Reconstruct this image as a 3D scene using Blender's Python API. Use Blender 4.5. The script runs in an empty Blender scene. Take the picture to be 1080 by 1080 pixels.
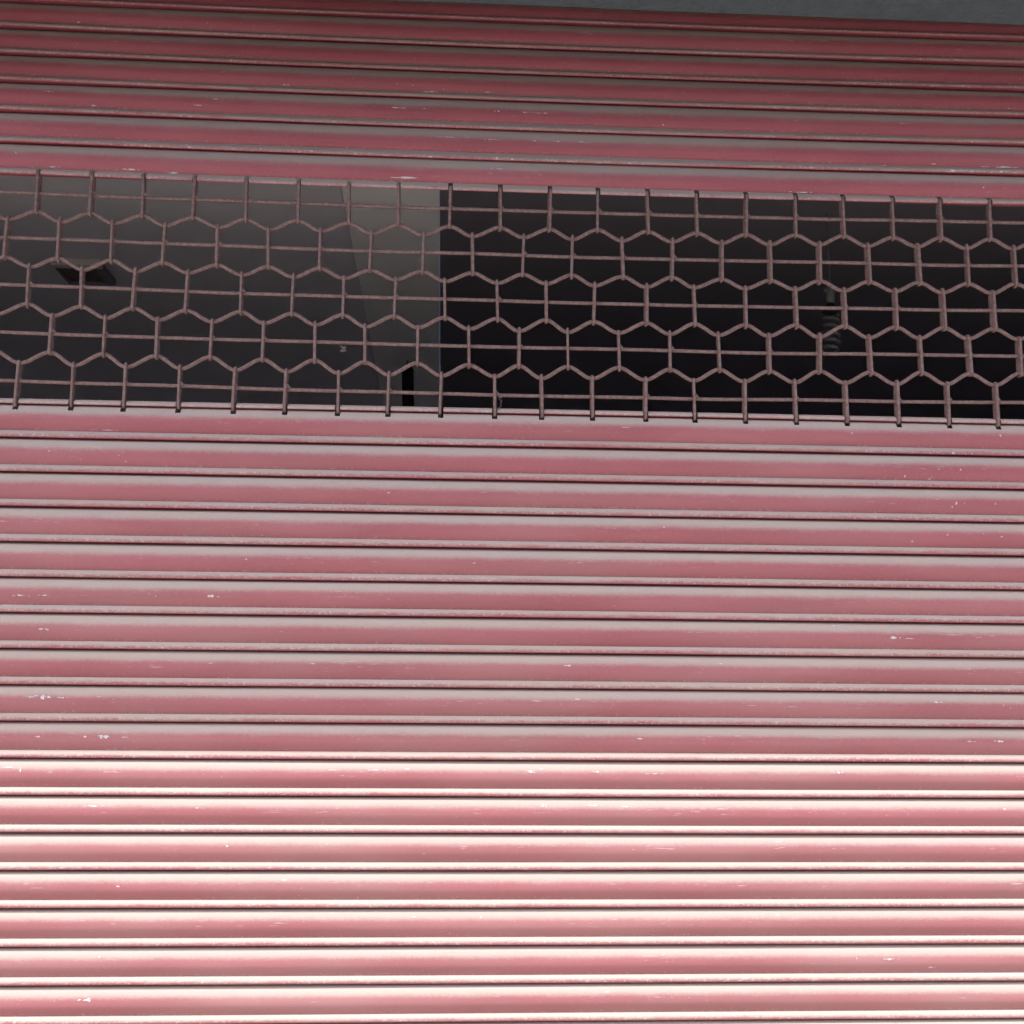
import bpy, bmesh, math, random
from mathutils import Vector, Matrix, noise
random.seed(7)
S = bpy.context.scene
COL = S.collection

# ------------------------------------------------------------------ helpers
def link(o, parent=None):
    COL.objects.link(o)
    if parent is not None:
        o.parent = parent
    return o

def tag(o, label=None, cat=None, group=None, kind=None):
    for k, v in (('label', label), ('category', cat), ('group', group), ('kind', kind)):
        if v:
            o[k] = v
    return o

def empty(name, loc=(0, 0, 0)):
    o = bpy.data.objects.new(name, None)
    o.location = loc
    o.empty_display_size = .1
    return link(o)

class MB:
    """collects geometry for one mesh object"""
    def __init__(self):
        self.v = []; self.f = []; self.mi = []; self.sm = []; self.at = {}
    def add(self, vs, fs, mat=0, smooth=True):
        b = len(self.v)
        self.v += [tuple(p) for p in vs]
        for q in fs:
            self.f.append([i + b for i in q]); self.mi.append(mat); self.sm.append(smooth)
        return b
    def box(self, x0, x1, y0, y1, z0, z1, mat=0):
        vs = [(x, y, z) for z in (z0, z1) for y in (y0, y1) for x in (x0, x1)]
        self.add(vs, [(0, 2, 3, 1), (4, 5, 7, 6), (0, 1, 5, 4), (2, 6, 7, 3), (0, 4, 6, 2), (1, 3, 7, 5)], mat, False)
    def tube(self, pts, r, n=8, mat=0, cap=True):
        pts = [Vector(p) for p in pts]
        rr = r if isinstance(r, (list, tuple)) else [r] * len(pts)
        up = Vector((0, 1, 0.001)); rings = []
        b = len(self.v)
        for i, p in enumerate(pts):
            t = (pts[min(i + 1, len(pts) - 1)] - pts[max(i - 1, 0)]).normalized()
            if abs(t.dot(up)) > .95:
                up = Vector((1, 0, 0))
            a = t.cross(up).normalized(); c = a.cross(t).normalized(); up = c
            for k in range(n):
                w = 2 * math.pi * k / n
                self.v.append(tuple(p + (a * math.cos(w) + c * math.sin(w)) * rr[i]))
        for i in range(len(pts) - 1):
            for k in range(n):
                q = b + i * n
                self.f.append([q + k, q + (k + 1) % n, q + n + (k + 1) % n, q + n + k]); self.mi.append(mat); self.sm.append(True)
        if cap:
            self.f.append([b + k for k in reversed(range(n))]); self.mi.append(mat); self.sm.append(False)
            e = b + (len(pts) - 1) * n
            self.f.append([e + k for k in range(n)]); self.mi.append(mat); self.sm.append(False)
    def build(self, name, mats, parent=None, loc=(0, 0, 0), rx=0.0):
        me = bpy.data.meshes.new(name)
        me.from_pydata(self.v, [], self.f)
        for m in (mats if isinstance(mats, (list, tuple)) else [mats]):
            me.materials.append(m)
        me.polygons.foreach_set('material_index', self.mi)
        me.polygons.foreach_set('use_smooth', self.sm)
        for k, vals in self.at.items():
            a = me.attributes.new(k, 'FLOAT', 'POINT')
            a.data.foreach_set('value', vals + [0.0] * (len(self.v) - len(vals)))
        me.update()
        o = bpy.data.objects.new(name, me)
        o.location = loc; o.rotation_euler = (rx, 0, 0)
        return link(o, parent)

# ------------------------------------------------------------------ camera (solved from the slat and wire lines)
FPX, PITCH, YAW, ROLL = 1285.99644, 0.1502, 0.05681, 0.00771
Z0 = 2.04074                     # height of the joint under the first slat below the grille
CAM = Vector((0, -2.62182, 1.5))
def cam_axes():
    cp, sp, cy, sy, cr, sr = math.cos(PITCH), math.sin(PITCH), math.cos(YAW), math.sin(YAW), math.cos(ROLL), math.sin(ROLL)
    f = Vector((sy * cp, cy * cp, sp)); r = Vector((cy, -sy, 0)); u = r.cross(f)
    return f, r * cr + u * sr, u * cr - r * sr
FW, RT, UP = cam_axes()
cd = bpy.data.cameras.new('camera'); cam = link(bpy.data.objects.new('camera', cd))
cd.sensor_width = 36; cd.lens = FPX / 1080 * 36; cd.clip_start = .02; cd.clip_end = 500
cam.matrix_world = Matrix(((RT.x, UP.x, -FW.x, CAM.x), (RT.y, UP.y, -FW.y, CAM.y), (RT.z, UP.z, -FW.z, CAM.z), (0, 0, 0, 1)))
S.camera = cam
def survey(px, py, d=0.004):
    """where the sight line of a measured point meets the curtain plane"""
    v = FW * FPX + RT * (px - 540) - UP * (py - 540)
    return CAM + v * ((-d - CAM.y) / v.y)

# ------------------------------------------------------------------ materials
def mat(name):
    m = bpy.data.materials.new(name); m.use_nodes = True
    nt = m.node_tree; b = nt.nodes['Principled BSDF']
    return m, nt, b
def N(nt, t, **kw):
    n = nt.nodes.new(t)
    for k, v in kw.items():
        if k in n.inputs.keys() if isinstance(k, str) else False:
            n.inputs[k].default_value = v
        else:
            setattr(n, k, v)
    return n
def L(nt, a, b): nt.links.new(a, b)
def math_node(nt, op, a, b=None, c=None, clamp=False):
    n = nt.nodes.new('ShaderNodeMath'); n.operation = op; n.use_clamp = clamp
    for i, x in enumerate((a, b, c)):
        if x is None: continue
        if isinstance(x, (int, float)): n.inputs[i].default_value = x
        else: L(nt, x, n.inputs[i])
    return n.outputs[0]
def smooth(nt, x, lo, hi):
    n = nt.nodes.new('ShaderNodeMapRange'); n.interpolation_type = 'SMOOTHSTEP'
    L(nt, x, n.inputs[0]); n.inputs[1].default_value = lo; n.inputs[2].default_value = hi
    return n.outputs[0]
def wnoise(nt, scale, sx=1, sy=1, sz=1, detail=3, rough=.5, off=0):
    g = nt.nodes.new('ShaderNodeNewGeometry')
    mp = nt.nodes.new('ShaderNodeMapping'); mp.inputs['Scale'].default_value = (sx, sy, sz); mp.inputs['Location'].default_value = (off, off * .7, off * 1.3)
    L(nt, g.outputs['Position'], mp.inputs[0])
    n = nt.nodes.new('ShaderNodeTexNoise'); n.inputs['Scale'].default_value = scale; n.inputs['Detail'].default_value = detail; n.inputs['Roughness'].default_value = rough
    L(nt, mp.outputs[0], n.inputs['Vector'])
    return n.outputs['Fac']
def mix(nt, fac, a, b):
    n = nt.nodes.new('ShaderNodeMix'); n.data_type = 'RGBA'
    if isinstance(fac, (int, float)): n.inputs[0].default_value = fac
    else: L(nt, fac, n.inputs[0])
    for i, x in ((6, a), (7, b)):
        if isinstance(x, tuple): n.inputs[i].default_value = (*x, 1)
        else: L(nt, x, n.inputs[i])
    return n.outputs[2]
def attr(nt, name):
    n = nt.nodes.new('ShaderNodeAttribute'); n.attribute_name = name
    return n.outputs['Fac']

PINK = (.335, .077, .104); PINK2 = (.29, .060, .084); DUST = (.41, .352, .318)
def make_paint():
    m, nt, b = mat('red_shutter_paint')
    big = wnoise(nt, 1.0, 2.2, 1, 14, 3, .55)
    fine = wnoise(nt, 1.0, 120, 400, 400, 3, .6, 3)
    paint = mix(nt, smooth(nt, big, .35, .65), PINK, PINK2)
    paint = mix(nt, math_node(nt, 'MULTIPLY', smooth(nt, fine, .45, .75), .16), paint, (.42, .2, .2))
    # settled dust
    d = attr(nt, 'dust')
    n1 = wnoise(nt, 1.0, 14, 60, 60, 4, .6, 11)
    n2 = wnoise(nt, 1.0, 180, 260, 260, 2, .5, 5)
    n3 = wnoise(nt, 1.0, 2.0, 1, 9, 2, .5, 23)
    w = math_node(nt, 'ADD', math_node(nt, 'MULTIPLY', math_node(nt, 'SUBTRACT', n1, .5), .35), math_node(nt, 'MULTIPLY', math_node(nt, 'SUBTRACT', n2, .5), .30))
    w = math_node(nt, 'ADD', w, math_node(nt, 'MULTIPLY', math_node(nt, 'SUBTRACT', n3, .5), .25))
    # the film breaks up most where it is neither thick nor absent, and on the handled bead edge
    wk = math_node(nt, 'ADD', math_node(nt, 'ADD', math_node(nt, 'MULTIPLY', smooth(nt, d, .05, .4), .75), .2), math_node(nt, 'MULTIPLY', attr(nt, 'edge'), 1.1))
    dm = smooth(nt, math_node(nt, 'ADD', d, math_node(nt, 'MULTIPLY', w, wk)), .08, 1.0)
    dm = math_node(nt, 'MULTIPLY', dm, .97)
    film = math_node(nt, 'ADD', math_node(nt, 'MULTIPLY', smooth(nt, n3, .3, .8), .11), .10)
    film = math_node(nt, 'MULTIPLY', film, attr(nt, 'film'))
    dm = math_node(nt, 'MAXIMUM', dm, film)
    col = mix(nt, dm, paint, DUST)
    # dark specks of grime on the dust
    sp = smooth(nt, wnoise(nt, 1.0, 70, 120, 120, 2, .5, 31), .72, .80)
    col = mix(nt, math_node(nt, 'MULTIPLY', sp, .25), col, (.16, .09, .08))
    # rubbed scratches on the crest, chips on the bead edge
    rub = attr(nt, 'rub')
    sc = wnoise(nt, 1.0, 26, 300, 330, 3, .65, 41)
    pz = wnoise(nt, 1.0, 3.5, 6, 7, 2, .5, 57)
    s1 = math_node(nt, 'MULTIPLY', smooth(nt, sc, .635, .69), smooth(nt, pz, .46, .58))
    s1 = math_node(nt, 'MULTIPLY', s1, rub)
    edge = attr(nt, 'edge')
    ec = wnoise(nt, 1.0, 150, 190, 190, 3, .6, 67)
    ep = wnoise(nt, 1.0, 3.0, 2, 6, 2, .5, 71)
    s2 = math_node(nt, 'MULTIPLY', smooth(nt, ec, .56, .63), smooth(nt, ep, .31, .53))
    s2 = math_node(nt, 'MULTIPLY', s2, edge)
    dots = smooth(nt, wnoise(nt, 1.0, 150, 150, 150, 1, .4, 83), .775, .80)
    dots = math_node(nt, 'MULTIPLY', dots, smooth(nt, wnoise(nt, 1.0, 4, 4, 4, 1, .5, 91), .50, .60))
    chip = math_node(nt, 'MAXIMUM', math_node(nt, 'MAXIMUM', s1, math_node(nt, 'MULTIPLY', s2, .75)), dots, clamp=True)
    col = mix(nt, math_node(nt, 'MULTIPLY', chip, .7), col, (.56, .48, .48))
    L(nt, col, b.inputs['Base Color'])
    r = math_node(nt, 'ADD', math_node(nt, 'MULTIPLY', dm, .38), .48, clamp=True)
    L(nt, r, b.inputs['Roughness'])
    b.inputs['Specular IOR Level'].default_value = .4
    bp = nt.nodes.new('ShaderNodeBump'); bp.inputs['Strength'].default_value = .25; bp.inputs['Distance'].default_value = .0006
    L(nt, wnoise(nt, 1.0, 90, 250, 250, 3, .6, 2), bp.inputs['Height']); L(nt, bp.outputs[0], b.inputs['Normal'])
    return m
M_PAINT = make_paint()

def plain(name, c1, c2, scale, rough=.7, bump=0, lo=.35, hi=.65, bscale=None, spec=.3):
    m, nt, b = mat(name)
    f = wnoise(nt, scale, detail=5, rough=.6)
    L(nt, mix(nt, smooth(nt, f, lo, hi), c1, c2), b.inputs['Base Color'])
    b.inputs['Roughness'].default_value = rough; b.inputs['Specular IOR Level'].default_value = spec
    if bump:
        bp = nt.nodes.new('ShaderNodeBump'); bp.inputs['Strength'].default_value = 1; bp.inputs['Distance'].default_value = bump
        L(nt, wnoise(nt, bscale or scale * 4, detail=6, rough=.65, off=9), bp.inputs['Height']); L(nt, bp.outputs[0], b.inputs['Normal'])
    return m
M_CHIP = plain('bare_primer', (.50, .48, .52), (.62, .58, .58), 300, .6)
M_WIRE = plain('dusty_brown_red_wire', (.165, .097, .092), (.23, .16, .15), 130, .7, .0003, .38, .62, 400)
M_PLAST = plain('dark_grey_plaster', (.088, .112, .13), (.105, .132, .15), 26, .9, .010, .3, .7, 60)
M_WALL = plain('cream_plaster', (.42, .38, .32), (.5, .46, .4), 3, .9, .002)
M_CEIL = plain('grey_ceiling_paint', (.62, .61, .65), (.68, .67, .71), 2, .8)
M_BEAM = plain('white_beam_paint', (.87, .87, .86), (.9, .9, .89), 2, .7)
M_DARK = plain('black_ceiling_paint', (.165, .155, .18), (.18, .17, .195), 2, .8)
M_ROOM = plain('dim_room_wall', (.66, .66, .66), (.72, .72, .72), 2, .8)
M_FLOOR = plain('grey_shop_floor', (.62, .61, .60), (.68, .67, .66), 2, .5)
M_GROUND = plain('dusty_concrete', (.34, .31, .275), (.41, .38, .34), .8, .9, .004)
M_BLACK = plain('dark_plastic', (.02, .02, .022), (.03, .03, .03), 20, .5)
M_PANEL = plain('brown_fitting_inside', (.10, .085, .07), (.13, .11, .09), 20, .6)
M_FIT = plain('fitting_beige', (.60, .55, .50), (.66, .61, .56), 20, .6)
M_STEEL = plain('guide_steel', (.16, .05, .06), (.2, .08, .08), 20, .5)
M_LAMP = plain('dusty_lamp_glass', (.14, .14, .145), (.2, .2, .2), 60, .45)
M_THREAD = plain('grey_thread', (.14, .12, .12), (.2, .17, .17), 200, .9)

# ------------------------------------------------------------------ ground
mb = MB(); mb.box(-60, 60, -60, 60, -.2, 0)
g = mb.build('ground', M_GROUND); tag(g, 'dusty pale concrete ground in front of the shutter', 'ground', kind='structure')

# ------------------------------------------------------------------ the roller shutter
P = 0.0748
ZS = Z0 - .0022                 # the joint shadow shows under the bead, which stands proud of the joint itself
XL, XR = -2.05, 2.25
# profile of one slat: (outward mm, height mm above its lower joint line, dust, rub, edge)
PROFILE = [(-5, 81, 0, 0, 0), (-1.5, 77.8, 0, 0, 0), (2.4, 75.4, .35, 0, 0), (6.3, 72.4, .95, 0, 0), (9.6, 68.8, 1, 0, 0), (12, 64.6, .95, 0, 0),
           (13.8, 60.2, .86, .1, 0), (15.1, 55.6, .66, .6, 0), (15.9, 51, .44, 1, 0), (16.2, 46.5, .31, 1, 0), (16.0, 42, .24, .7, 0), (15.3, 37.4, .18, .3, 0),
           (13.8, 33.0, .12, .2, 0), (11.9, 28.4, .08, .15, 0), (9.4, 23.4, .06, .15, .2), (7.0, 19.2, .12, .1, .5), (6.2, 18.2, .8, 0, 0), (6.8, 17.6, 1, 0, 0),
           (9.6, 15.8, 1, 0, 0), (12.2, 13.7, .97, 0, 0), (14.0, 11.4, .80, 0, .6), (14.9, 9.2, .62, 0, 1), (15.1, 7.1, .50, 0, 1), (14.7, 5.2, .42, 0, 1),
           (13.6, 3.6, .16, 0, .6), (11.8, 2.9, 0, 0, .2), (8, 3.6, 0, 0, 0), (2, 5.6, 0, 0, 0), (-6, 8.2, 0, 0, 0)]
I_BEAD = 16
def catmull(pr, per=2):
    out = []
    for i in range(len(pr) - 1):
        p0, p1, p2, p3 = pr[max(i - 1, 0)], pr[i], pr[i + 1], pr[min(i + 2, len(pr) - 1)]
        for s in range(per):
            t = s / per
            out.append(tuple(.5 * ((2 * b) + (-a + c) * t + (2 * a - 5 * b + 4 * c - d) * t * t + (-a + 3 * b - 3 * c + d) * t ** 3) for a, b, c, d in zip(p0, p1, p2, p3)))
    out.append(pr[-1])
    return out
PROF = catmull(PROFILE)
NB = I_BEAD * 2
CURL = PROF[NB - 2:]            # only the rolled bead
def face_depth(zmm):
    for a, b in zip(PROF[:NB + 16], PROF[1:NB + 17]):
        if b[1] <= zmm <= a[1]:
            t = (zmm - b[1]) / max(1e-6, a[1] - b[1])
            return b[0] + (a[0] - b[0]) * t
    return 12.0

def bow(x):
    """0 in mid span, 1 at the ends of the surveyed span: the curtain hangs a little in the middle"""
    return min(1.25, ((x - .17) / 1.17) ** 2)

def slat(prof, seed, sag=.0009, film=1.0, hang=0.0, xs=None, notches=(), zoff=0.0, mb=None, notch_from=0, notch_to=None):
    """sheet swept along x; notches = list of (x0,x1) left open from profile row notch_from on"""
    mb = mb or MB()
    xs0 = [XL + (XR - XL) * i / 60 for i in range(61)] if xs is None else xs
    for a, b in notches: xs0 += [a, b]
    xs0 = sorted(set(xs0))
    n = len(prof); vs = []; A = {'dust': [], 'rub': [], 'edge': [], 'film': []}
    for x in xs0:
        s = noise.noise(Vector((x * .9, seed * 3.1, 0))) * sag * 1.6 - hang * (1 - bow(x))
        s2 = noise.noise(Vector((x * 1.3, seed * 5.3, 7))) * sag
        for d, z, du, ru, ed in prof:
            k = max(0.0, min(1.0, d / 12.0))
            vs.append((x, -(d * .001 + s2 * k), z * .001 + s * k + zoff))
            A['dust'].append(du); A['rub'].append(max(0, ru)); A['edge'].append(max(0, ed)); A['film'].append(film)
    fs = []
    hi = n if notch_to is None else notch_to
    for i in range(len(xs0) - 1):
        xm = (xs0[i] + xs0[i + 1]) / 2
        cut = any(a - 1e-6 < xm < b + 1e-6 for a, b in notches)
        for j in range(n - 1):
            if cut and notch_from <= j < hi: continue
            q = i * n + j
            fs.append((q, q + 1, q + n + 1, q + n))
    for k in A: mb.at.setdefault(k, []).extend(A[k])
    mb.add(vs, fs)
    return mb

# ---- horizontal places of the grille links, surveyed along its upper and lower edge
TOP = [40, 96.7, 151.3, 205, 260, 315, 368.3, 420.7, 475, 527.7, 580, 630.7, 683.3, 735, 787, 839.3, 889.3, 941.7, 991.7, 1044.3]
BOT = [15.7, 74, 129.3, 187.3, 245.7, 300, 355.7, 409, 464.7, 521.7, 571.3, 625, 681.3, 733.3, 786.7, 840.3, 894, 948.7, 1002, 1053.7]
xt = [survey(p, 183.3 + .0306 * p, .014).x for p in TOP]
xb = [survey(p, 427 + .0204 * p, .014).x for p in BOT]
PA = .1138
def extend(a):
    a = list(a)
    while a[0] - PA > XL + .02: a.insert(0, a[0] - PA * random.uniform(.97, 1.03))
    while a[-1] + PA < XR - .02: a.append(a[-1] + PA * random.uniform(.97, 1.03))
    return a
e0 = sum(1 for _ in extend(xt)) ; random.seed(7)
R1 = extend(xt); R5 = extend(xb)
i1 = R1.index(xt[0]); i5 = R5.index(xb[0])
def pairup():
    sh = i1 - i5
    out = []
    for i in range(len(R1)):
        j = i - sh
        if 0 <= j < len(R5): out.append((R1[i], R5[j]))
    return out
PR = pairup(); R1 = [a for a, b in PR]; R5 = [b for a, b in PR]
rj = lambda: random.uniform(-.0025, .0025)
R3 = [a + (b - a) * .5 + rj() for a, b in PR]
R2 = [(a + b) / 2 + rj() for a, b in zip([.75 * a + .25 * b for a, b in PR][:-1], [.75 * a + .25 * b for a, b in PR][1:])]
R4 = [(a + b) / 2 + rj() for a, b in zip([.25 * a + .75 * b for a, b in PR][:-1], [.25 * a + .75 * b for a, b in PR][1:])]
ROWS = [R1, R2, R3, R4, R5]
RODZ = [Z0 + z for z in (.5443, .4392, .3321, .2250, .1170)]
PEAK = [Z0 + z for z in (.5035, .3955, .2895, .1836)]
VALL = [Z0 + z for z in (.4807, .3734, .2640, .1569)]

shutter = empty('roller_shutter', (0, 0, 0))
tag(shutter, 'faded red steel roller shutter with dusty curved slats and a wire grille band', 'roller shutter')

# ---- lower curtain
FLAKES = [(22, 628, 20, 2.2), (47, 628, 15, 1.8), (45, 663.5, 13, 2.4), (46, 735.5, 15, 5.5), (66, 736, 10, 2), (33, 735, 8, 1.5), (113, 777, 16, 5), (41, 777, 9, 2), (90, 777, 4, 3), (132, 777.5, 14, 1),
          (559, 813.5, 15, 3.6), (571, 811, 12, 1.4), (630, 814, 10, 2), (573, 849.5, 10, 4), (628, 849.5, 13, 2.4), (609, 737.5, 6, 1.6), (91, 1054.5, 16, 2), (94, 1054, 5, 4.5), (125, 934.5, 5, 1.4),
          (939, 1011.3, 17, 2), (982, 1020, 8, 2.2), (940, 672.4, 18, 3.4), (958, 673.5, 22, .9), (600, 702, 12, 2), (988, 740.5, 16, 2), (225, 628.8, 13, 3), (677, 779, 16, 2), (883, 814.5, 14, 2.2),
          (1053, 782, 10, 3), (1023, 782, 12, 1.5), (395, 812, 22, 1.5), (9, 809.3, 20, 1.6), (22, 812, 2, 6), (100, 850, 24, 1.6), (660, 850.5, 14, 1.6), (105, 1009, 2.2, 2.2), (903, 1010.5, 2, 2),
          (898, 457, 2, 2.2), (1054.6, 459.6, 2.2, 3), (1012.6, 495.7, 2.6, 2.4), (954.8, 502, 2.2, 3.2), (1005, 478, 4, 3), (1008, 531, 2.2, 4), (1004, 535, 2, 2), (981, 505, 2, 2.4), (962, 571, 3, 2),
          (52, 476, 2, 1.6), (110, 453, 36, .8), (430, 811, 14, 1.2), (690, 816, 20, 1), (350, 812, 18, 1), (760, 853, 14, 1), (1060, 853, 12, 1.4), (820, 888, 8, 1.2), (300, 928, 6, 1.4), (507, 967, 3, 3), (820, 965, 5, 1.2),
          (436, 967, 7, 1.2), (700, 1007, 9, 1), (640, 1046, 8, 1.2), (210, 852, 10, 1), (240, 892, 3, 2.2), (880, 660, 5, 1.2), (330, 700, 6, 1), (760, 700, 4, 1.4), (500, 594, 5, 1), (260, 590, 3, 1.4), (700, 556, 3, 1.6), (410, 520, 3, 1.4)]
flake_by_slat = {}
for (px, py, w, h) in FLAKES:
    p = survey(px, py, .013)
    k = int(math.floor((p.z - ZS) / P)); zl = (p.z - ZS - k * P)
    flake_by_slat.setdefault(k, []).append((p.x, zl, w * .00204, h * .00204))
def add_flakes(mb, k, hang=0.0):
    for x, z, w, h in flake_by_slat.get(k, []):
        bits = [(x, z, w, h)]
        if w > .015:                     # long chips are a string of ragged bits
            bits = [(x + w * random.uniform(-.12, .12), z, w * random.uniform(.35, .5), h)]
            for _ in range(random.randint(3, 6)):
                bits.append((x + w * random.uniform(-.5, .5), z + h * random.uniform(-.3, .3), w * random.uniform(.08, .3), h * random.uniform(.25, .6)))
        for x1, z1, w1, h1 in bits:
            n = 14; pts = []; lift = .0004 + random.uniform(0, .0002)
            for i in range(n):
                a = 2 * math.pi * i / n; r = random.uniform(.35, 1.15)
                px = x1 + math.cos(a) * w1 / 2 * r; pz = min(.0745, max(.004, z1 + math.sin(a) * h1 / 2 * random.uniform(.4, 1.15)))
                pts.append((px, -(face_depth(pz * 1000) * .001 + lift), pz - hang * (1 - bow(px))))
            c = (x1, -(face_depth(z1 * 1000) * .001 + lift + .0001), z1 - hang * (1 - bow(x1)))
            mb.add([c] + pts, [(0, 1 + i, 1 + (i + 1) % n) for i in range(n)], 1)

NLOW = 26
bottom_z = ZS - NLOW * P
for k in range(NLOW + 1):
    z = ZS - k * P
    jit = random.uniform(-.0006, .0006)
    if k == 0:
        # first slat under the grille: its top curl is notched for the links
        cut = [(x - .0055, x + .0060) for x in R5]
        top = [(d * .84, zz * .74 + P * 1000 - .6, min(1, du + .22), ru, ed) for d, zz, du, ru, ed in CURL]
        mb = slat(PROF, k, notches=[(a, b) for a, b in cut], notch_from=0, notch_to=11)
        n_before = len(mb.v)
        slat(top, k, notches=cut, mb=mb)
    elif k == NLOW:
        continue
    else:
        mb = slat(PROF, k, film=1.0 + .06 * k)       # more road dust lower down
    add_flakes(mb, -k)
    mb.build('slat', [M_PAINT, M_CHIP], shutter, (0, jit, z))
mb = MB(); mb.box(XL, XR, -.018, .012, .012, bottom_z); mb.build('bottom_rail', M_STEEL, shutter)

# ---- upper curtain: the slats lean back more and more towards the drum
targets = [.5965, .6718, .7461, .817, .8823, .945, 1.0097]
HANG = .0085
PU = .0752
hc = CAM.z - Z0; D = -CAM.y
targets = [t - .0012 - .012 * (t - hc) / D for t in targets]
d, z = 0.0, targets[0]
thetas = []
for t in targets[1:]:
    lo, hi = -.05, .7
    for _ in range(50):
        th = (lo + hi) / 2
        dd = d - PU * math.sin(th); zz = z + PU * math.cos(th)
        zp = hc + (zz - hc) * D / (D - dd)
        if zp > t: lo = th
        else: hi = th
    thetas.append(th); d -= PU * math.sin(th); z += PU * math.cos(th)
print('thetas', [round(t, 3) for t in thetas])
SM = [thetas[0]]
thetas = [max(0, .25 * thetas[max(i - 1, 0)] + .5 * thetas[i] + .25 * thetas[min(i + 1, 5)]) for i in range(6)] + [.42, .55, .72, .9]
# sheltered by the canopy: less dust; the joints sit closer where the curtain bends back
UPROF = [(a, b - (1.5 if n > NB + 20 else 0) - (1.6 if n > NB + 22 else 0), min(1, c * (.92 if b > 19 else 1.0) + (.12 if NB + 6 < n < NB + 20 else 0)), e, f) for n, (a, b, c, e, f) in enumerate(PROF)]
UFLAKES = [(454, 95, 16, 1.3), (515, 96, 14, 1), (593, 102, 7, 1.4), (616, 102, 6, 1), (416, 114, 22, 1.4), (448, 115, 8, .9), (525, 118, 9, 1.7), (553, 119, 8, 1.6), (575, 120, 6, 1.2), (476, 145, 36, 1.2), (518, 147.5, 17, 1.3),
           (564, 149, 7, 1.5), (588, 149.5, 8, 1.7), (613, 150, 12, 1.2), (526, 178, 18, 1.3), (430, 187, 40, 1.8), (82, 22, 4, 1.4), (97, 110, 7, 1.4), (210, 111, 16, .9), (51, 97, 12, 1.2), (228, 105, 8, 1.2), (56, 175, 14, 1), (140, 178, 18, 1.6), (182, 181, 14, 2),
           (871, 83, 12, 1.4), (951, 130.5, 18, .9), (934, 173, 5, 1), (986, 172, 7, 1.2), (1058, 175, 40, 1.6), (1066, 113, 10, 1), (981, 88, 2.6, 2.4), (1037, 198, 2, 2), (847, 202, 26, 1.2), (700, 131, 9, 1.4), (760, 108, 8, 1.1), (300, 88, 9, 1.1),
           (1025, 150, 3, 2.4), (1062, 152, 3, 2.2), (1005, 180.5, 6, 3), (1025, 181, 4, 3), (1056, 181.5, 4, 3), (1046, 182, 3, 2.2), (820, 176, 4, 2.4), (832, 176.6, 3, 2.6), (907, 179, 3.4, 2.4), (855, 177, 5, 1.6), (938, 180, 3, 1.6),
           (849, 146.5, 4, 2.2), (863, 147, 5, 2.2), (600, 171, 6, 2.4), (524, 167, 4, 3.4), (454, 165.5, 4, 2.8), (586, 170.5, 3, 2.4), (640, 172, 12, 2.2), (540, 168, 3, 2), (20, 54, 3, 2.4), (32, 54.5, 3, 2.4), (100, 57.5, 5, 2.2), (156, 60, 3, 2.6), (244, 63, 3, 2.2),
           (200, 156, 3.4, 4), (186, 156, 3, 2), (178, 155.5, 3, 2), (15, 115, 3, 1.6), (110, 120, 3, 1.6), (17, 161, 2.2, 2.4), (465, 74, 3, 2), (439, 73, 3, 2), (492, 75, 3, 1.6), (595, 108, 3, 2), (640, 109, 12, 2), (515, 105.5, 3, 2), (580, 138, 4, 2.4), (620, 139.5, 8, 2), (650, 140, 4, 3), (461, 134, 4, 2), (330, 159, 9, 1.8), (275, 157, 4, 2)]
def place_flakes(i, d, z, th):
    piv = Vector((0, -d, Z0 + z)); zax = Vector((0, math.sin(th), math.cos(th))); out = Vector((0, -math.cos(th), math.sin(th)))
    for px, py, w, h in UFLAKES:
        v = FW * FPX + RT * (px - 540) - UP * (py - 540)
        t = (.0145 - (CAM - piv).dot(out)) / v.dot(out)
        p = CAM + v * t; zl = (p - piv).dot(zax) + HANG * (1 - bow(p.x))
        if .002 <= zl < .002 + PU:
            flake_by_slat.setdefault(('u', i), []).append((p.x, zl, w * .00222, h * .0024))
d, z = 0.0, targets[0]
for i, th in enumerate(thetas):
    if i == 0:
        cut = [(x - .0050, x + .0055) for x in R1]
        mb = slat(UPROF, 40 + i, film=.55, hang=HANG, notches=cut, notch_from=NB - 2)
    else:
        mb = slat(UPROF, 40 + i, film=.4, hang=HANG)
    place_flakes(i, d, z, th); add_flakes(mb, ('u', i), HANG)
    mb.build('slat', [M_PAINT, M_CHIP], shutter, (0, -d, Z0 + z), rx=-th)
    d -= PU * math.sin(th); z += PU * math.cos(th)
print('curtain end', d, Z0 + z)

# ---- the grille
grille = empty('grille'); grille.parent = shutter
DM = .004
for zz in RODZ:
    mb = MB()
    pts = [(XL + (XR - XL) * i / 90, -DM + noise.noise(Vector((i * .2, zz, 1))) * .0012, zz + HANG * bow(XL + (XR - XL) * i / 90) + noise.noise(Vector((i * .17, zz * 9, 4))) * .0022) for i in range(91)]
    mb.tube(pts, .0042, 10); mb.build('straight_rod', M_WIRE, grille)
for r in range(4):
    keys = sorted([(x, PEAK[r] + random.uniform(-.0012, .0012)) for x in ROWS[r]] + [(x, VALL[r] + random.uniform(-.0012, .0012)) for x in ROWS[r + 1]])
    pts = []
    for (x0, z0), (x1, z1) in zip(keys[:-1], keys[1:]):
        for s in range(10):
            t = s / 10
            # short flat seat at each link, straight flank between, soft bends
            u = min(1, max(0, (t - .07) / .86)); u = u + .55 * (u * u * (3 - 2 * u) - u)
            xx = x0 + (x1 - x0) * t; pts.append((xx, -DM, z0 + (z1 - z0) * u + HANG * bow(xx)))
    pts.append((keys[-1][0], -DM, keys[-1][1] + HANG * bow(keys[-1][0])))
    mb = MB(); mb.tube(pts, .0046, 10); mb.build('zigzag_rod', M_WIRE, grille)

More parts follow.
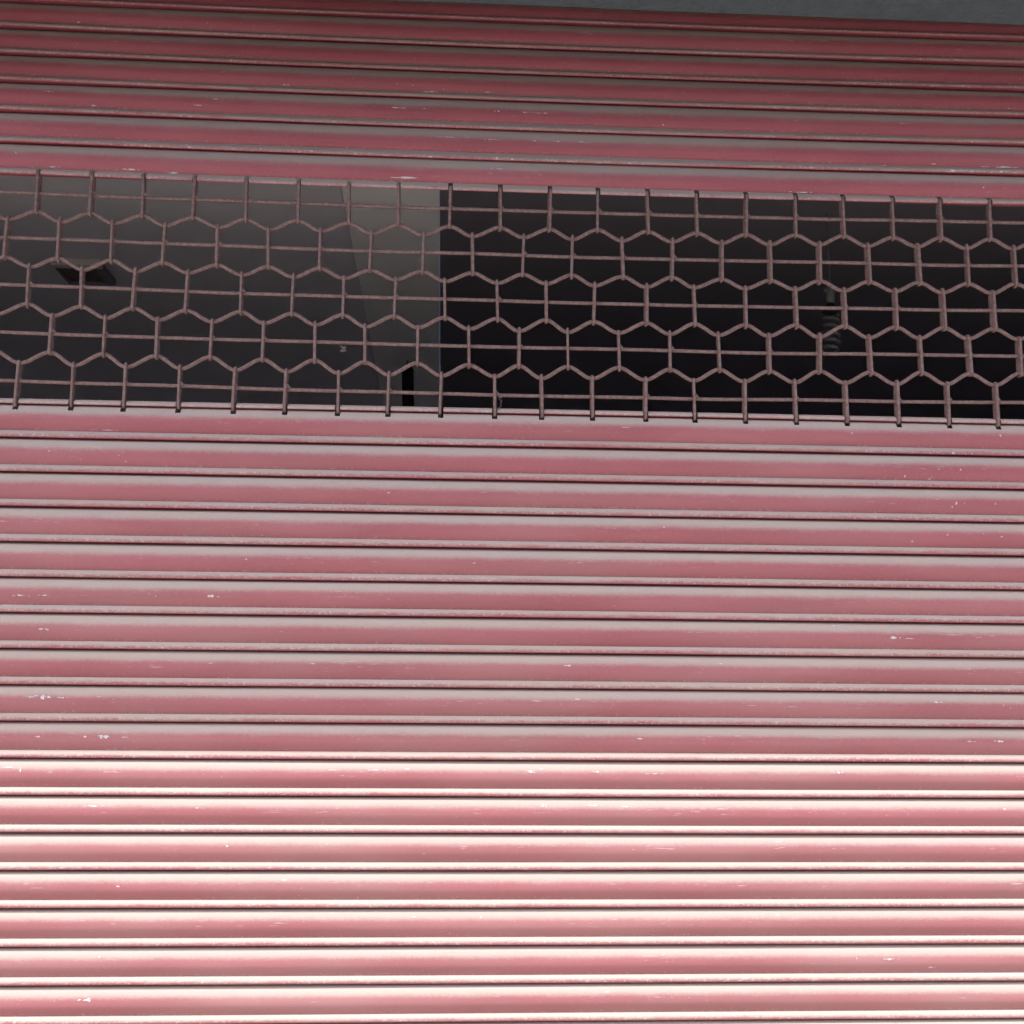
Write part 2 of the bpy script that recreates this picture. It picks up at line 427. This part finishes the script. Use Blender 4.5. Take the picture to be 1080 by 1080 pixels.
def link_mb(x, zt, zb, zr, mb=None, tack=True):
    """flat steel strip on edge with rounded ends, slight twist and a weld tack at the middle rod"""
    mb = mb or MB()
    w = .0030 * random.uniform(.92, 1.1); dp = .0115
    lean = random.uniform(-.0016, .0016); tw = random.uniform(-.10, .10)
    outl = []
    zm = (zt + zb) / 2; hh = (zt - zb) / 2
    for i in range(7):
        a = math.pi * i / 6; outl.append((dp * math.cos(a), hh - dp * .75 + dp * .75 * math.sin(a)))
    for i in range(7):
        a = math.pi + math.pi * i / 6; outl.append((dp * math.cos(a), -hh + dp * .75 + dp * .75 * math.sin(a)))
    n = len(outl); vs = []
    for sx, ins in ((-1, 0), (-1, 1), (1, 1), (1, 0)):
        for (dd, zz) in outl:
            k = 1.0 if ins else .88
            kz = (abs(zz) - (0 if ins else .0012)) * (1 if zz > 0 else -1)
            ww = w * (1.0 if not ins else .72)
            xx = sx * ww + lean * zz / hh + tw * dd
            vs.append((x + xx, -DM - (dd * k), zm + kz))
    fs = []
    for b in range(3):
        for i in range(n):
            fs.append((b * n + i, b * n + (i + 1) % n, (b + 1) * n + (i + 1) % n, (b + 1) * n + i))
    fs.append(tuple(range(n - 1, -1, -1))); fs.append(tuple(range(3 * n, 4 * n)))
    # order bands -x face, rim, +x face
    mb.add(vs, fs, 0, False)
    if tack:
        s = random.uniform(.7, 1.25); cx = x + w * .8; cz = zr + .0045
        tv = [(cx, -DM - .007 * s, cz + .006 * s), (cx, -DM + .002, cz + .006 * s), (cx + .008 * s, -DM - .0042, cz - .002), (cx + .008 * s, -DM + .001, cz - .002), (cx, -DM - .0085 * s, cz - .004), (cx, -DM + .003, cz - .004)]
        mb.add(tv, [(0, 2, 4), (0, 1, 3, 2), (4, 2, 3, 5), (1, 5, 3), (0, 4, 5, 1)])
    return mb
rest = MB(); shown = 0
for r, xs in enumerate(ROWS):
    for x in xs:
        zt = Z0 + .604 if r == 0 else VALL[r - 1] + .0085
        zb = Z0 + .0665 if r == 4 else PEAK[r] - .0085
        zt += random.uniform(-.0015, .0015); zb += random.uniform(-.0015, .0015)
        hb = HANG * bow(x)
        zt += (hb if r else hb - HANG * .6); zb += (hb if r < 4 else 0)
        p = Vector((x, -DM, (zt + zb) / 2)) - CAM
        px = 540 + FPX * p.dot(RT) / p.dot(FW)
        if 0 < px < 1074 and shown < 100:
            link_mb(x, zt, zb, RODZ[r] + hb, tack=random.random() < .75).build('link', M_WIRE, grille); shown += 1
        else:
            link_mb(x, zt, zb, RODZ[r] + hb, rest)
o = rest.build('link', M_WIRE, grille); o['kind'] = 'stuff'
print('links', shown)

# ------------------------------------------------------------------ the building round it
house = empty('shop_building')
tag(house, 'plastered shop front with a dark grey canopy over the red roller shutter', 'building')
CZ = 3.0655; CD = .76
mb = MB()
# canopy slab with a slightly uneven underside
nx, ny = 60, 10; vs = []
for j in range(ny + 1):
    for i in range(nx + 1):
        x = -4.5 + 9 * i / nx; y = -.04 - (CD - .04) * j / ny
        vs.append((x, y, CZ + noise.noise(Vector((x * 3, y * 3, 0))) * .0015 * (0 if j == ny else 1)))
mb.add(vs, [(j * (nx + 1) + i, j * (nx + 1) + i + 1, (j + 1) * (nx + 1) + i + 1, (j + 1) * (nx + 1) + i) for j in range(ny) for i in range(nx)])
mb.box(-4.5, 4.5, -CD, -.0405, CZ + .006, CZ + .12)
canopy = mb.build('canopy', M_PLAST, house)
mb = MB(); mb.box(-4.5, 4.5, -.20, .10, CZ + .122, 5.2); mb.build('upper_wall', M_WALL, house)
mb = MB(); mb.box(-4.5, XL - .062, -.20, .10, 0, CZ - .004); mb.build('side_wall', M_WALL, house)
mb = MB(); mb.box(XR + .062, 4.5, -.20, .10, 0, CZ - .004); mb.build('side_wall', M_WALL, house)
for x0, x1 in ((XL - .06, XL + .012), (XR - .012, XR + .06)):
    mb = MB(); mb.box(x0, x1, -.045, -.028, .002, 2.8); mb.box(x0, x1, .012, .03, .002, 2.8)
    xo = x0 if x0 < 0 else x1 - .006
    mb.box(xo, xo + .006, -.0278, .0118, .002, 2.8)
    mb.build('guide_rail', M_STEEL, house)
# room behind
HC = 2.85; YB = 5.0
mb = MB(); mb.box(-2.6, -.290, .32, YB, HC, HC + .1); mb.build('grey_ceiling_panel', M_CEIL, house)
mb = MB(); mb.box(-.288, -.026, .32, YB, HC - .004, HC + .1); mb.build('pale_ceiling_strip', M_BEAM, house)
mb = MB(); mb.box(-.024, 2.9, .32, YB, HC, HC + .1); mb.build('black_ceiling_panel', M_DARK, house)
mb = MB(); mb.box(-2.6, 2.9, .25, .318, HC, 3.6); mb.build('drum_box_front', M_DARK, house)
mb = MB(); mb.box(-2.6, 2.9, .102, .3, 3.62, 3.72); mb.build('drum_box_top', M_DARK, house)
mb = MB(); mb.box(-2.72, -2.602, .102, 3.5, 0, 3.6); mb.box(-2.72, -2.602, 4.1, YB, 0, 3.6); mb.box(-2.72, -2.602, 3.5, 4.1, 0, 1.5); mb.box(-2.72, -2.602, 3.5, 4.1, 1.72, 3.6); mb.build('room_wall', M_ROOM, house)   # unseen side opening added to let daylight onto the deep ceiling
mb = MB(); mb.box(2.902, 3.02, .102, YB, 0, 3.6); mb.build('room_wall', M_ROOM, house)
mb = MB(); mb.box(-2.72, 3.02, YB + .002, YB + .12, 0, 3.6); mb.build('room_wall', M_ROOM, house)
mb = MB(); mb.box(-2.6, 2.9, .05, YB, .004, .02); mb.build('shop_floor', M_FLOOR, house)

# ---- recessed look square fitting on the grey ceiling
t = empty('ceiling_fitting', (-1.165, 1.215, HC))
tag(t, 'small dark square ceiling fitting with a pale front rim, behind the grille at the left', 'ceiling light')
mb = MB(); w = .075
mb.box(-w, w, -.095, -.066, -.022, -.001); mb.build('front_rim', M_FIT, t)
mb = MB(); mb.box(-w, w, .089, .095, -.022, -.001); mb.box(-w, -w + .006, -.0655, .0885, -.022, -.001); mb.build('rim', M_DARK, t)
mb = MB(); mb.box(w - .024, w, -.0655, .0885, -.022, -.001); mb.build('side_rim', M_DARK, t)
mb = MB(); mb.box(-w + .0065, w - .0245, -.0654, .0884, -.012, -.0012); mb.build('dark_panel', M_PANEL, t)

# ---- spiral lamp hung in the dark half
def at_depth(px, py, yd):
    v = FW * FPX + RT * (px - 540) - UP * (py - 540)
    return CAM + v * ((yd - CAM.y) / v.y)
a = at_depth(875.5, 304, .578); b = at_depth(877.5, 371, .578)
t = empty('spiral_lamp', (a.x, a.y, b.z))
tag(t, 'unlit dusty spiral lamp hanging in the dark behind the right half of the grille', 'light bulb')
H = a.z - b.z
mb = MB(); mb.tube([(0, 0, H * .97), (.004, .01, H + .05), (0, .012, HC - b.z)], .0016, 6); mb.build('cord', M_DARK, t)
mb = MB(); mb.tube([(0, 0, H), (0, 0, H - .004), (0, 0, H - .010), (0, 0, H - .0115), (0, 0, H - .040), (0, 0, H - .044)], [.016, .0175, .0175, .0118, .0118, .009], 18); mb.build('holder', M_LAMP, t)
mb = MB(); mb.tube([(0, 0, H - .0445), (0, 0, H - .056), (0, 0, H - .058), (0, 0, H - .070), (0, 0, H - .073)], [.010, .0135, .022, .0225, .012], 18); mb.build('ballast', M_BLACK, t)
pts = []
for i in range(161):
    u = i / 160; w = u * 2 * math.pi * 5.0
    rr = .0185 * (1 if u < .9 else 1 - (u - .9) * 3)
    pts.append((rr * math.cos(w), rr * math.sin(w), H - .076 - u * (H - .08)))
mb = MB(); mb.tube(pts, .0054, 8); mb.build('spiral_tube', M_LAMP, t)

# ---- dark slim pendant in front of the pale strip
p0 = at_depth(429.5, 386, 2.2); p1 = at_depth(433, 445, 2.2)
t = empty('pendant_lamp', (p0.x, p0.y, p0.z))
tag(t, 'slim black pendant hanging under the pale ceiling strip left of the dark half', 'pendant lamp')
hh = p0.z - p1.z
mb = MB(); mb.tube([(0, 0, .0), (0, 0, HC - .004 - p0.z)], .003, 6); mb.build('rod', M_BLACK, t)
mb = MB(); mb.tube([(0, 0, .002), (0, 0, -.004), (.002, 0, -.02), (.006, 0, -hh * .6), (.010, 0, -hh), (.010, 0, -hh - .08)], [.012, .020, .024, .024, .023, .02], 14); mb.build('lamp_body', M_BLACK, t)

# ---- wisp of thread and a tuft of fluff caught on the grille
p = survey(526.5, 417, .010)
t = MB(); pts = [p + Vector((.0022 * math.sin(i * 1.7) + (.004 if 3 < i < 9 else 0), -.0045 - .001 * math.cos(i), -.003 * i)) for i in range(13)]
t.tube([p + Vector((-.004, -.006, .004)), p + Vector((.003, -.007, -.001)), p + Vector((.006, -.007, -.006)), p + Vector((.002, -.006, -.007)), p + Vector((.001, -.006, -.003))], .0012, 5)
t.tube(pts, .0005, 5)
tag(t.build('thread', M_THREAD), 'thin grey thread snagged on the lowest straight rod near the middle of the grille', 'thread')
p = survey(362.5, 368, .009)
t = MB()
for i in range(9):
    q = p + Vector((random.uniform(-.004, .004), random.uniform(-.003, 0), random.uniform(-.004, .004)))
    t.tube([q + Vector((random.uniform(-.007, .007), random.uniform(-.004, .002), random.uniform(-.007, .007))) * k for k in (-1, -.3)] + [q, q + Vector((random.uniform(-.007, .007), -.002, random.uniform(-.007, .007)))] if False else
           [q + Vector((random.uniform(-.006, .006), random.uniform(-.004, .002), random.uniform(-.006, .006))), q, q + Vector((random.uniform(-.006, .006), -.002, random.uniform(-.006, .006)))], .0014, 5)
tag(t.build('fluff', M_THREAD), 'small tuft of dusty fluff stuck to the grille under the pale strip edge', 'fluff')

# ------------------------------------------------------------------ unseen house added behind the camera to cut low sky light
opp = empty('sky_blocker_house', (0, -9, 0))
tag(opp, 'unseen plain cream two storey house added across the street to block low sky light', 'building')
mb = MB(); mb.box(-14, 14, -6, 0, .01, 4.4)
mb.box(-14.2, 14.2, -6.2, .35, 4.402, 4.6)
mb.build('wall', M_WALL, opp)
for i in range(9):
    for z in (.7, 2.7):
        x = -11.2 + 2.8 * i
        mb = MB(); mb.box(x - .6, x + .6, .003, .05, z, z + 1.3); mb.build('window', M_BLACK, opp)

# ------------------------------------------------------------------ light
EL, AZ = math.radians(54.7), math.radians(-51)     # azimuth measured from straight out of the wall, towards the left
sd = Vector((math.sin(AZ) * math.cos(EL), -math.cos(AZ) * math.cos(EL), math.sin(EL)))
sun = bpy.data.lights.new('sun', 'SUN'); sun.energy = 2.0; sun.angle = math.radians(.5); sun.color = (1, .96, .91)
so = link(bpy.data.objects.new('sun', sun)); so.rotation_euler = sd.to_track_quat('Z', 'Y').to_euler(); so.location = (0, -6, 8)
W = bpy.data.worlds.new('World'); S.world = W; W.use_nodes = True
nt = W.node_tree; bg = nt.nodes['Background']
sky = nt.nodes.new('ShaderNodeTexSky'); sky.sky_type = 'NISHITA'; sky.sun_disc = False
sky.sun_elevation = EL; sky.sun_rotation = math.atan2(sd.x, sd.y)
sky.dust_density = 4.0; sky.air_density = .8
L(nt, sky.outputs[0], bg.inputs[0]); bg.inputs[1].default_value = .15
S.view_settings.view_transform = 'Standard'; S.view_settings.look = 'None'; S.view_settings.gamma = 1
S.view_settings.exposure = 1.48
S.cycles.max_bounces = 10; S.cycles.diffuse_bounces = 6
